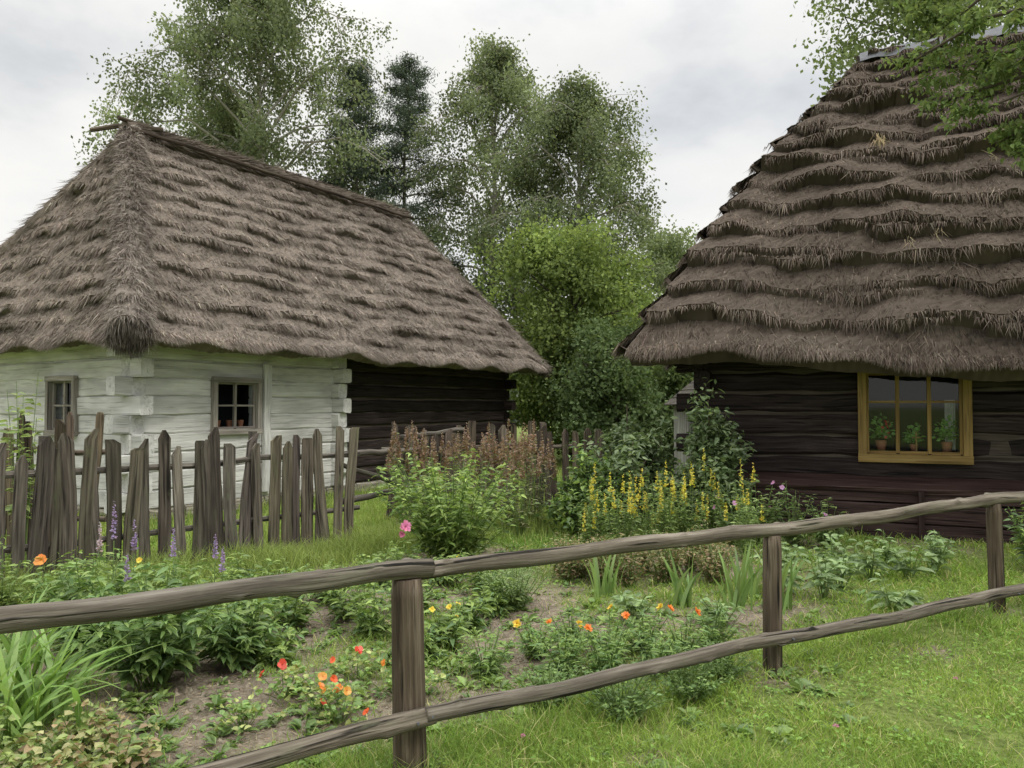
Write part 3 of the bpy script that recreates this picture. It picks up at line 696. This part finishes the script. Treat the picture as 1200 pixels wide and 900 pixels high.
# ================================================================ garden plants
def herb(b,base,nst,h,spread,ll,lw,nlv,pal,hv=.25,bend=.3,stemr=.004,t0=.12,upk=.5,sc_=(.09,.14,.04)):
    base=A(base[0],base[1],float(gz(base[0],base[1])))
    tips=[]
    pal=np.atleast_2d(np.asarray(pal,float))
    for i in range(nst):
        a=rng.uniform(0,6.28); rr=spread*math.sqrt(rng.uniform(0,1)); dx=A(math.cos(a)*rr,math.sin(a)*rr,0)
        H=h*rng.uniform(1-hv,1+hv*.4)*(1-.25*(rr/spread)**2)
        f=np.linspace(0,1,5); st=base+dx*.25*rng.uniform(.2,1)
        pts=st+dx*(.8*f**1.2)[:,None]+A(0,0,1)*(H*f)[:,None]
        tube(b,pts,stemr*(1.2-.7*f),3,sc_,caps=False); tips.append(pts[-1])
        t=rng.uniform(t0,1.0,nlv); P=np.stack([np.interp(t,f,pts[:,k]) for k in range(3)],1)
        az=rng.uniform(0,6.28,nlv); D=np.stack([np.cos(az),np.sin(az),rng.uniform(-.1,1,nlv)*upk],1)
        L=ll*rng.uniform(.6,1.25,nlv)*(1.15-.5*t)
        c=pal[rng.integers(0,len(pal),nlv)]*rng.uniform(.7,1.3,(nlv,1))*(.8+.35*t[:,None])
        leaf6(b,P+D*.01,D,L,L*lw/ll,np.clip(c,0,1),bend,.5)
    return np.array(tips)
def flower(b,P,r,c,np_=8,layers=2,cc=(.5,.3,.02),nrm=None):
    P=A(*P); nrm=nz(A(*(nrm if nrm is not None else (rng.normal(0,.6),-.5+rng.normal(0,.5),.7))))
    X=nz(np.cross(nrm,A(.3,.2,1)));Y=np.cross(nrm,X)
    for l in range(layers):
        a=np.arange(np_)/np_*2*np.pi+l*.4+rng.normal(0,.12,np_); rr=(r*(1-.3*l)*rng.uniform(.8,1.1,np_))[:,None]
        D=np.cos(a)[:,None]*X+np.sin(a)[:,None]*Y+nrm*(.25+.35*l+rng.normal(0,.15,(np_,1)))
        S=-np.sin(a)[:,None]*X+np.cos(a)[:,None]*Y; D=nz(D); w=rr*2.6/np_*1.2
        V=np.stack([np.broadcast_to(P,(np_,3)),P+D*rr*.6+S*w,P+D*rr*1.0+S*w*.5,P+D*rr-S*w*.5,P+D*rr*.6-S*w],1)
        i=np.arange(np_)*5; b.add(V,q=np.stack([i+1,i+2,i+3,i+4],1),t=np.stack([i,i+1,i+4],1),c=np.repeat(col(c,np_,.2),5,0))
    n=14; D=rv(n)*.4+nrm; diam(b,np.broadcast_to(P,(n,3)),D,np.full(n,r*.3),np.full(n,r*.15),col(cc,n,.2))
def spike(b,P,h,r,n,c,taper=.7):
    t=rng.uniform(0,1,n); a=rng.uniform(0,6.28,n); rr=r*(1-taper*t)
    D=np.stack([np.cos(a),np.sin(a),rng.uniform(0,.6,n)],1); Q=A(*P)+A(0,0,1)*(t*h)[:,None]
    diam(b,Q,D,rr*rng.uniform(.7,1.3,n),rr*.7,col(c,n,.3,.1))
G1=[(.085,.135,.035),(.11,.165,.042)]; G2=[(.135,.19,.05),(.11,.16,.042)]; GD=[(.045,.08,.028),(.06,.10,.034)]
rng=np.random.default_rng(42)
def strap(name,base,n,L,W,c,spread=.5,r=.1):
    b=B(); x=base[0]+rng.normal(0,r,n); y=base[1]+rng.normal(0,r,n); a=rng.uniform(0,6.28,n); k=rng.uniform(.1,spread,n)
    D0=nz(np.stack([np.cos(a)*k,np.sin(a)*k,np.ones(n)],1)); S=nz(np.cross(D0,A(0,0,1)+rng.normal(0,.2,(n,3))))
    l=L*rng.uniform(.6,1.1,n); w=W*rng.uniform(.7,1.2,n); m=8; f=np.linspace(0,1,m)
    P=np.stack([x,y,gz(x,y)],1)
    hz=np.stack([np.cos(a),np.sin(a),np.zeros(n)],1)
    dr=rng.uniform(.1,.75,n)*spread*1.3
    C=P[:,None]+D0[:,None]*(l[:,None]*f)[...,None]+(hz*.8-A(0,0,.75))[:,None]*((l*dr)[:,None]*f**2.2)[...,None]
    ww=w[:,None]*(1-f**3)*.5+.0005
    V=np.stack([C-S[:,None]*ww[...,None],C+S[:,None]*ww[...,None]],2).reshape(n,-1,3)
    i=(np.arange(n)[:,None]*m*2+np.arange(m-1)[None,:]*2).reshape(-1); q=np.stack([i,i+1,i+3,i+2],1)
    cc=np.repeat(col(c,n,.3),m*2,0); b.add(V,q=q,c=cc); b.obj(name,M_leaf)
strap('daylily_plant',(-2.50,3.9),110,.70,.028,(.12,.195,.05),.75,.14)
strap('daylily_plant',(-2.85,4.3),80,.7,.026,(.10,.17,.045),.7,.12)
for x,y in ((-2.25,3.35),(-2.0,3.6),(-2.5,3.5),(-1.95,3.25),(-1.75,3.45)):
    b=B(); herb(b,(x,y),16,.25,.24,.065,.05,12,[(.15,.19,.06),(.12,.17,.05),(.17,.13,.07),(.20,.20,.09)],.35,.3,.003,.3); b.obj('cranesbill_plant',M_leaf)
for x,y,h,s,n in ((-2.1,4.55,.66,.50,40),(-2.75,5.05,.62,.45,34),(-1.75,4.9,.45,.35,22)):
    b=B(); herb(b,(x,y),n,h,s,.13,.042,38,[(.06,.105,.033),(.085,.14,.04),(.115,.17,.05)],.4,.35,.005,.2); b.obj('peony_bush',M_leaf)
for x,y,h in ((-2.82,5.45,.98),(-2.70,5.5,.84),(-2.42,5.5,.78),(-2.05,5.45,.66),(-2.2,5.7,.70),(-2.6,5.2,.66),(-3.0,5.6,.8)):
    b=B(); herb(b,(x,y),10,h*.62,.22,.09,.022,24,G2,.3,.1,.003,.3)
    z=gz(x,y); tube(b,[A(x,y,z),A(x+.01,y,z+h*.7)],[.005,.004],4,(.1,.15,.05),caps=False); spike(b,(x+.01,y,z+h*.72),h*.27,.030,90,(.22,.17,.30) if rng.uniform()<.7 else (.32,.27,.32)); b.obj('lupin_plant',M_leaf)
for x,y,h in ((-3.75,5.7,.55),(-3.4,5.75,.5),(-3.9,5.3,.5),(-3.1,6.1,.42),(-4.3,6.1,.7),(-3.6,6.5,.5),(-2.9,6.6,.4)):
    b=B(); t_=herb(b,(x,y),14,h,.3,.10,.03,22,G1+G2,.35); 
    if x in(-3.75,):
        flower(b,t_[0]+A(0,0,.05),.05,(.5,.16,.03),6,1)
    if x==-3.1:
        for k in range(3): flower(b,t_[k],.025,(.5,.38,.05),7,1)
    b.obj('daisy_weed',M_leaf)
b=B(); herb(b,(-5.0,7.9),8,2.0,.28,.14,.055,30,[(.12,.17,.055),(.15,.195,.065)],.2,.3,.006,.3); b.obj('hollyhock_plant',M_leaf)
for x,y,h,s in ((-1.6,5.65,.38,.3),(-1.25,5.9,.42,.32),(-1.0,5.45,.40,.28),(-.8,6.0,.42,.3),(-1.5,6.4,.35,.3),(-.45,5.2,.30,.22),(-.35,5.6,.28,.2),(-1.9,6.3,.35,.3),(-.2,6.6,.3,.3),(-2.3,6.6,.4,.3),(-1.2,6.9,.35,.3),(-.6,7.0,.3,.3),(-.15,5.95,.26,.22),(-.6,4.95,.2,.2),(-1.5,4.9,.22,.2)):
    b=B(); t_=herb(b,(x,y),16,h,s,.11,.032,22,G1+G2+[(.07,.12,.045)],.4)
    if h==.28 or h==.30:
        for k in range(2): flower(b,t_[k],.022,(.5,.38,.04),8,2)
    b.obj('phlox_plant',M_leaf)
for x,y,nf in ((-.88,3.98,6),(-1.28,4.35,4),(-.92,4.6,3),(-1.02,4.15,2),(-.55,4.35,0),(-1.35,3.9,0)):
    b=B(); t_=herb(b,(x,y),24,.17,.20,.044,.044,6,[(.13,.20,.055),(.10,.165,.05),(.20,.23,.08)],.5,.1,.002,.5)
    for k in range(nf): flower(b,t_[k]+A(0,0,.02),rng.uniform(.020,.030),[(.45,.07,.02),(.5,.15,.03),(.42,.05,.03),(.5,.22,.05)][rng.integers(0,4)],5,1,(.4,.1,.02))
    b.obj('nasturtium_plant',M_leaf)
for x,y,nf in ((.15,4.95,1),(.4,5.1,2),(.62,4.85,2),(.85,5.0,3),(.55,4.5,0),(.85,4.55,0),(.3,4.6,0),(1.05,4.75,1),(-.15,4.6,0),(1.3,5.0,0)):
    b=B(); t_=herb(b,(x,y),16,.31,.2,.075,.019,24,[(.11,.17,.045),(.13,.195,.055),(.08,.14,.045)],.4)
    for k in range(nf): flower(b,t_[k]+A(0,0,.03),.030,(.5,.14,.02) if rng.uniform()<.75 else (.48,.33,.04),12,3,(.3,.1,.02))
    b.obj('marigold_plant',M_leaf)
for x,y,h,s in ((.55,3.95,.24,.3),(.2,4.15,.2,.25),(.95,4.15,.22,.25),(1.2,4.45,.2,.22)):
    b=B(); herb(b,(x,y),40,h,s,.04,.016,26,[(.08,.135,.042),(.10,.155,.045)],.3); b.obj('weed_clump',M_leaf)
b=B(); t_=herb(b,(-.62,8.0),95,1.10,.88,.12,.04,38,[(.12,.18,.045),(.15,.205,.055),(.085,.14,.035)],.35,.35,.005,.1); 
b.obj('spirea_bush',M_leaf)
b=B(); herb(b,(-1.0,7.35),10,.4,.2,.1,.03,14,G1); flower(b,(-1.0,7.25,.46),.06,(.36,.12,.21),12,3,(.35,.15,.24),(.2,-.8,.5)); flower(b,(-1.04,7.3,.38),.035,(.35,.10,.18),10,3,(.35,.15,.24),(0,-1,.3)); b.obj('peony_flower',M_leaf)
for x,y in ((-1.35,9.6),(-1.0,9.7),(-.7,9.6),(-.35,9.75),(-.05,9.6),(.3,9.9),(.1,9.3)):
    b=B(); t_=herb(b,(x,y),18,1.2,.3,.1,.03,14,[(.11,.135,.055),(.13,.14,.065)],.25)
    for p in t_: spike(b,p-A(0,0,.12),.28,.05,64,(.165,.118,.08))
    b.obj('astilbe_plant',M_leaf)
b=B(); herb(b,(.03,6.15),70,.36,.34,.04,.014,40,[(.10,.145,.055),(.12,.17,.06)],.12); b.obj('boxwood_bush',M_leaf)
for x in np.arange(.8,2.6,.15):
    y=8.1+rng.normal(0,.28); x_=x+rng.normal(0,.08); b=B(); t_=herb(b,(x_,y),13,.80+rng.uniform(-.14,.1),.2,.08,.022,24,[(.10,.15,.045),(.13,.18,.055)],.4)
    for p in t_[:rng.integers(3,8)]: spike(b,p-A(0,0,.10),rng.uniform(.16,.28),.030,50,(.43,.37,.06),.55)
    b.obj('yellow_loosestrife',M_leaf)
for x in np.arange(.45,1.9,.2):
    for y in (6.9,7.25):
        b=B(); herb(b,(x+rng.normal(0,.05),y+rng.normal(0,.06)),22,.42,.22,.055,.02,26,[(.15,.14,.065),(.12,.15,.055),(.19,.14,.085)],.3); b.obj('sedum_plant',M_leaf)
def shrub(name,base,R,H,nleaf,leaf,pal,seed,nl=26):
    global rng
    rng=np.random.default_rng(seed); b=B(); g=A(base[0],base[1],0); cl=[];cr=[]
    for i in range(nl):
        a=i*2.4; el=rng.uniform(.2,1.5); D=A(math.cos(a)*math.cos(el),math.sin(a)*math.cos(el),math.sin(el)); k=rng.uniform(.6,1.08)
        e_=g+D*A(R,R,H)*k; f=np.linspace(0,1,6); pts=g+(e_-g)*f[:,None]+rng.normal(0,.04,(6,3))*f[:,None]; pts[:,2]+=.1*np.sin(f*np.pi)
        tube(b,pts,.018*(1-.8*f)+.003,4,(.08,.065,.05),caps=False); br=rng.uniform(.65,1.35)
        for j in range(12):
            u=rng.uniform(.4,1); p=A(*[np.interp(u,f,pts[:,c]) for c in range(3)])+rng.normal(0,.11,3)*A(1,1,.7); p[2]=max(p[2],.08); cl.append(p);cr.append(br*rng.uniform(.85,1.15))
    cl=np.array(cl);cr=np.array(cr); id=rng.integers(0,len(cl),nleaf); P=cl[id]+rng.normal(0,.065,(nleaf,3)); D=rv(nleaf); D[:,2]=D[:,2]*.5+.1
    pal=np.asarray(pal); c=pal[rng.integers(0,len(pal),nleaf)]*(cr[id]*rng.uniform(.75,1.25,nleaf))[:,None]; L=leaf*rng.uniform(.7,1.3,nleaf)
    leaf6(b,P,D,L,L*.5,np.clip(c,0,1),.25,.6); b.obj(name,M_leaf); rng=np.random.default_rng(seed+1)
lil=[(.07,.105,.046),(.092,.132,.058),(.12,.16,.076)]
shrub('lilac_shrub',(1.5,9.75),.66,1.62,8500,.085,lil,301,32)
shrub('lilac_shrub',(2.42,9.35),.50,1.64,7500,.085,lil,302,30)
shrub('lilac_shrub',(1.0,9.5),.5,.95,4500,.085,GD+G1,303)
for x,y,h,s in ((2.75,8.6,.75,.35),(3.1,8.5,.65,.35),(3.4,8.35,.5,.3),(2.4,8.5,.6,.3)):
    b=B(); t_=herb(b,(x,y),18,h,s,.10,.03,22,[(.08,.125,.042),(.11,.155,.052)],.4)
    for p in t_[:2]: flower(b,p,.03,(.3,.16,.28),7,1)
    b.obj('aster_plant',M_leaf)
for x,y in ((1.35,6.1),(1.75,6.0),(1.9,6.3),(.8,6.5),(2.05,5.9)):
    strap('gladiolus_plant',(x,y),14,.50,.034,(.12,.185,.06),.28,.05)
for x,y,h in ((2.2,6.4,.35),(2.5,6.2,.38),(2.8,6.6,.35),(2.35,6.9,.35),(3.2,6.9,.38),(3.5,6.8,.4),(3.8,7.0,.38),(3.0,7.2,.35),(3.6,7.4,.32),(2.6,7.3,.3),(1.5,5.5,.22),(.9,5.7,.25),(4.1,7.4,.32),(2.9,5.9,.25)):
    b=B(); herb(b,(x,y),7,h,.17,.14,.048,10,[(.11,.165,.07),(.13,.185,.08)],.35,.3,.006,.3); b.obj('cabbage_seedling',M_leaf)
for x,y in ((4.85,7.0),(5.2,7.2)):
    b=B(); herb(b,(x,y),30,.68,.4,.11,.04,26,GD+G1,.3); b.obj('currant_bush',M_leaf)
b=B(); n=0
while n<1000:
    y=3.1*(8.8/3.1)**rng.uniform(); x=y*rng.uniform(-.7,.5); s=soil(x,y)
    if s<.12 and rng.uniform()>.15: continue
    n+=1; k=rng.integers(6,15); a=rng.uniform(0,6.28,k); L=rng.uniform(.03,.10)*rng.uniform(.7,1.2,k)
    D=np.stack([np.cos(a),np.sin(a),rng.uniform(.15,1.1,k)],1); P=np.tile(A(x,y,float(gz(x,y))),(k,1))+D*.01
    leaf6(b,P,D,L,L*rng.uniform(.25,.5),col([(.10,.155,.045),(.13,.19,.055),(.08,.13,.04)][rng.integers(0,3)],k,.25),.35,.3)
b.obj('rosette_weeds',M_leaf)
b=B(); n=26000; t=rng.uniform(0,1,n); x=-5.2+t*6.2; y=5.6+t*5.2+rng.normal(0,.28,n)-.1
D=np.stack([rng.normal(0,.3,n),rng.normal(0,.3,n),np.ones(n)],1); L=rng.uniform(.12,.42,n)*np.clip(.7+.5*vnoise(x,y,3,4),.3,1.2)
bend=rng.normal(0,.3,(n,3))*L[:,None]; bend[:,2]=-abs(bend[:,2])*.5
blades(b,np.stack([x,y,gz(x,y)],1),D,L,rng.uniform(.005,.010,n),col((.15,.195,.06),n,.35),bend)
b.obj('tall_grass',M_grass)
b=B(); n=50000; y=9+rng.uniform(0,1,n)*12; x=y*rng.uniform(-.7,.5,n); L=rng.uniform(.08,.22,n)
D=np.stack([rng.normal(0,.3,n),rng.normal(0,.3,n),np.ones(n)],1)
straws(b,np.stack([x,y,gz(x,y)],1),D,L,rng.uniform(.01,.02,n),col((.18,.235,.07),n,.3)); b.obj('yard_grass',M_grass)
# ================================================================ world, sun, camera
w=bpy.data.worlds.new("World"); sc.world=w; w.use_nodes=True; nt=w.node_tree; nt.nodes.clear()
out=N(nt,'ShaderNodeOutputWorld'); sky=N(nt,'ShaderNodeTexSky',sky_type='NISHITA'); sky.sun_disc=False
sky.sun_elevation=math.radians(52); sky.sun_rotation=math.radians(130)
bg1=N(nt,'ShaderNodeBackground'); bg1.inputs[1].default_value=.14; nt.links.new(sky.outputs[0],bg1.inputs[0])
tcn=N(nt,'ShaderNodeTexCoord').outputs['Generated']
mp=N(nt,'ShaderNodeMapping'); nt.links.new(tcn,mp.inputs[0]); mp.inputs['Scale'].default_value=(1,1,1.9); mp.inputs['Location'].default_value=(3.1,.4,1.7)
n1=noise(nt,mp.outputs[0],2.6,6,.55); n2=noise(nt,mp.outputs[0],1.3,3,.5)
cc=ramp(nt,n1,[(.33,(.66,.695,.74)),(.42,(.80,.82,.85)),(.50,(.92,.93,.94)),(.62,(.995,.995,.99))])
# overcast skies brighten toward the zenith
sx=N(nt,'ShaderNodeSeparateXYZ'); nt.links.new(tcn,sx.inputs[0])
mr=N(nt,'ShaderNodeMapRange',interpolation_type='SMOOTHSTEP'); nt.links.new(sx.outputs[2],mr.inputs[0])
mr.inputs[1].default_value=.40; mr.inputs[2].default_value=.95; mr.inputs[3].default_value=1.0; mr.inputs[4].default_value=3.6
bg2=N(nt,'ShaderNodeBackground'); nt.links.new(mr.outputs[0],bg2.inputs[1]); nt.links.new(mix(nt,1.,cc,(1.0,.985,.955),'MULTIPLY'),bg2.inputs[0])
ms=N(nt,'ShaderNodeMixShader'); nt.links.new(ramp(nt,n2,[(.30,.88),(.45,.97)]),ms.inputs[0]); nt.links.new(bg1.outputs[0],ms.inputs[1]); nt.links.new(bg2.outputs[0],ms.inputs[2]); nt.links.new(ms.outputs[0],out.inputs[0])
sl=bpy.data.lights.new('sun','SUN'); sl.energy=1.5; sl.angle=math.radians(16); sl.color=(1,.95,.88)
so_=bpy.data.objects.new('sun',sl); sc.collection.objects.link(so_)
from mathutils import Vector
el=math.radians(52); az=math.radians(130)
sd=Vector((math.sin(az)*math.cos(el),math.cos(az)*math.cos(el),math.sin(el)))
so_.rotation_euler=sd.to_track_quat('Z','Y').to_euler()
cam=bpy.data.cameras.new('camera'); co=bpy.data.objects.new('camera',cam); sc.collection.objects.link(co)
cam.lens=27; cam.sensor_width=36; cam.clip_end=2000; cam.clip_start=.05
co.location=(0,0,1.6); co.rotation_euler=(math.radians(91.6),0,0); sc.camera=co
sc.view_settings.view_transform='Standard'; sc.view_settings.look='None'; sc.view_settings.exposure=0
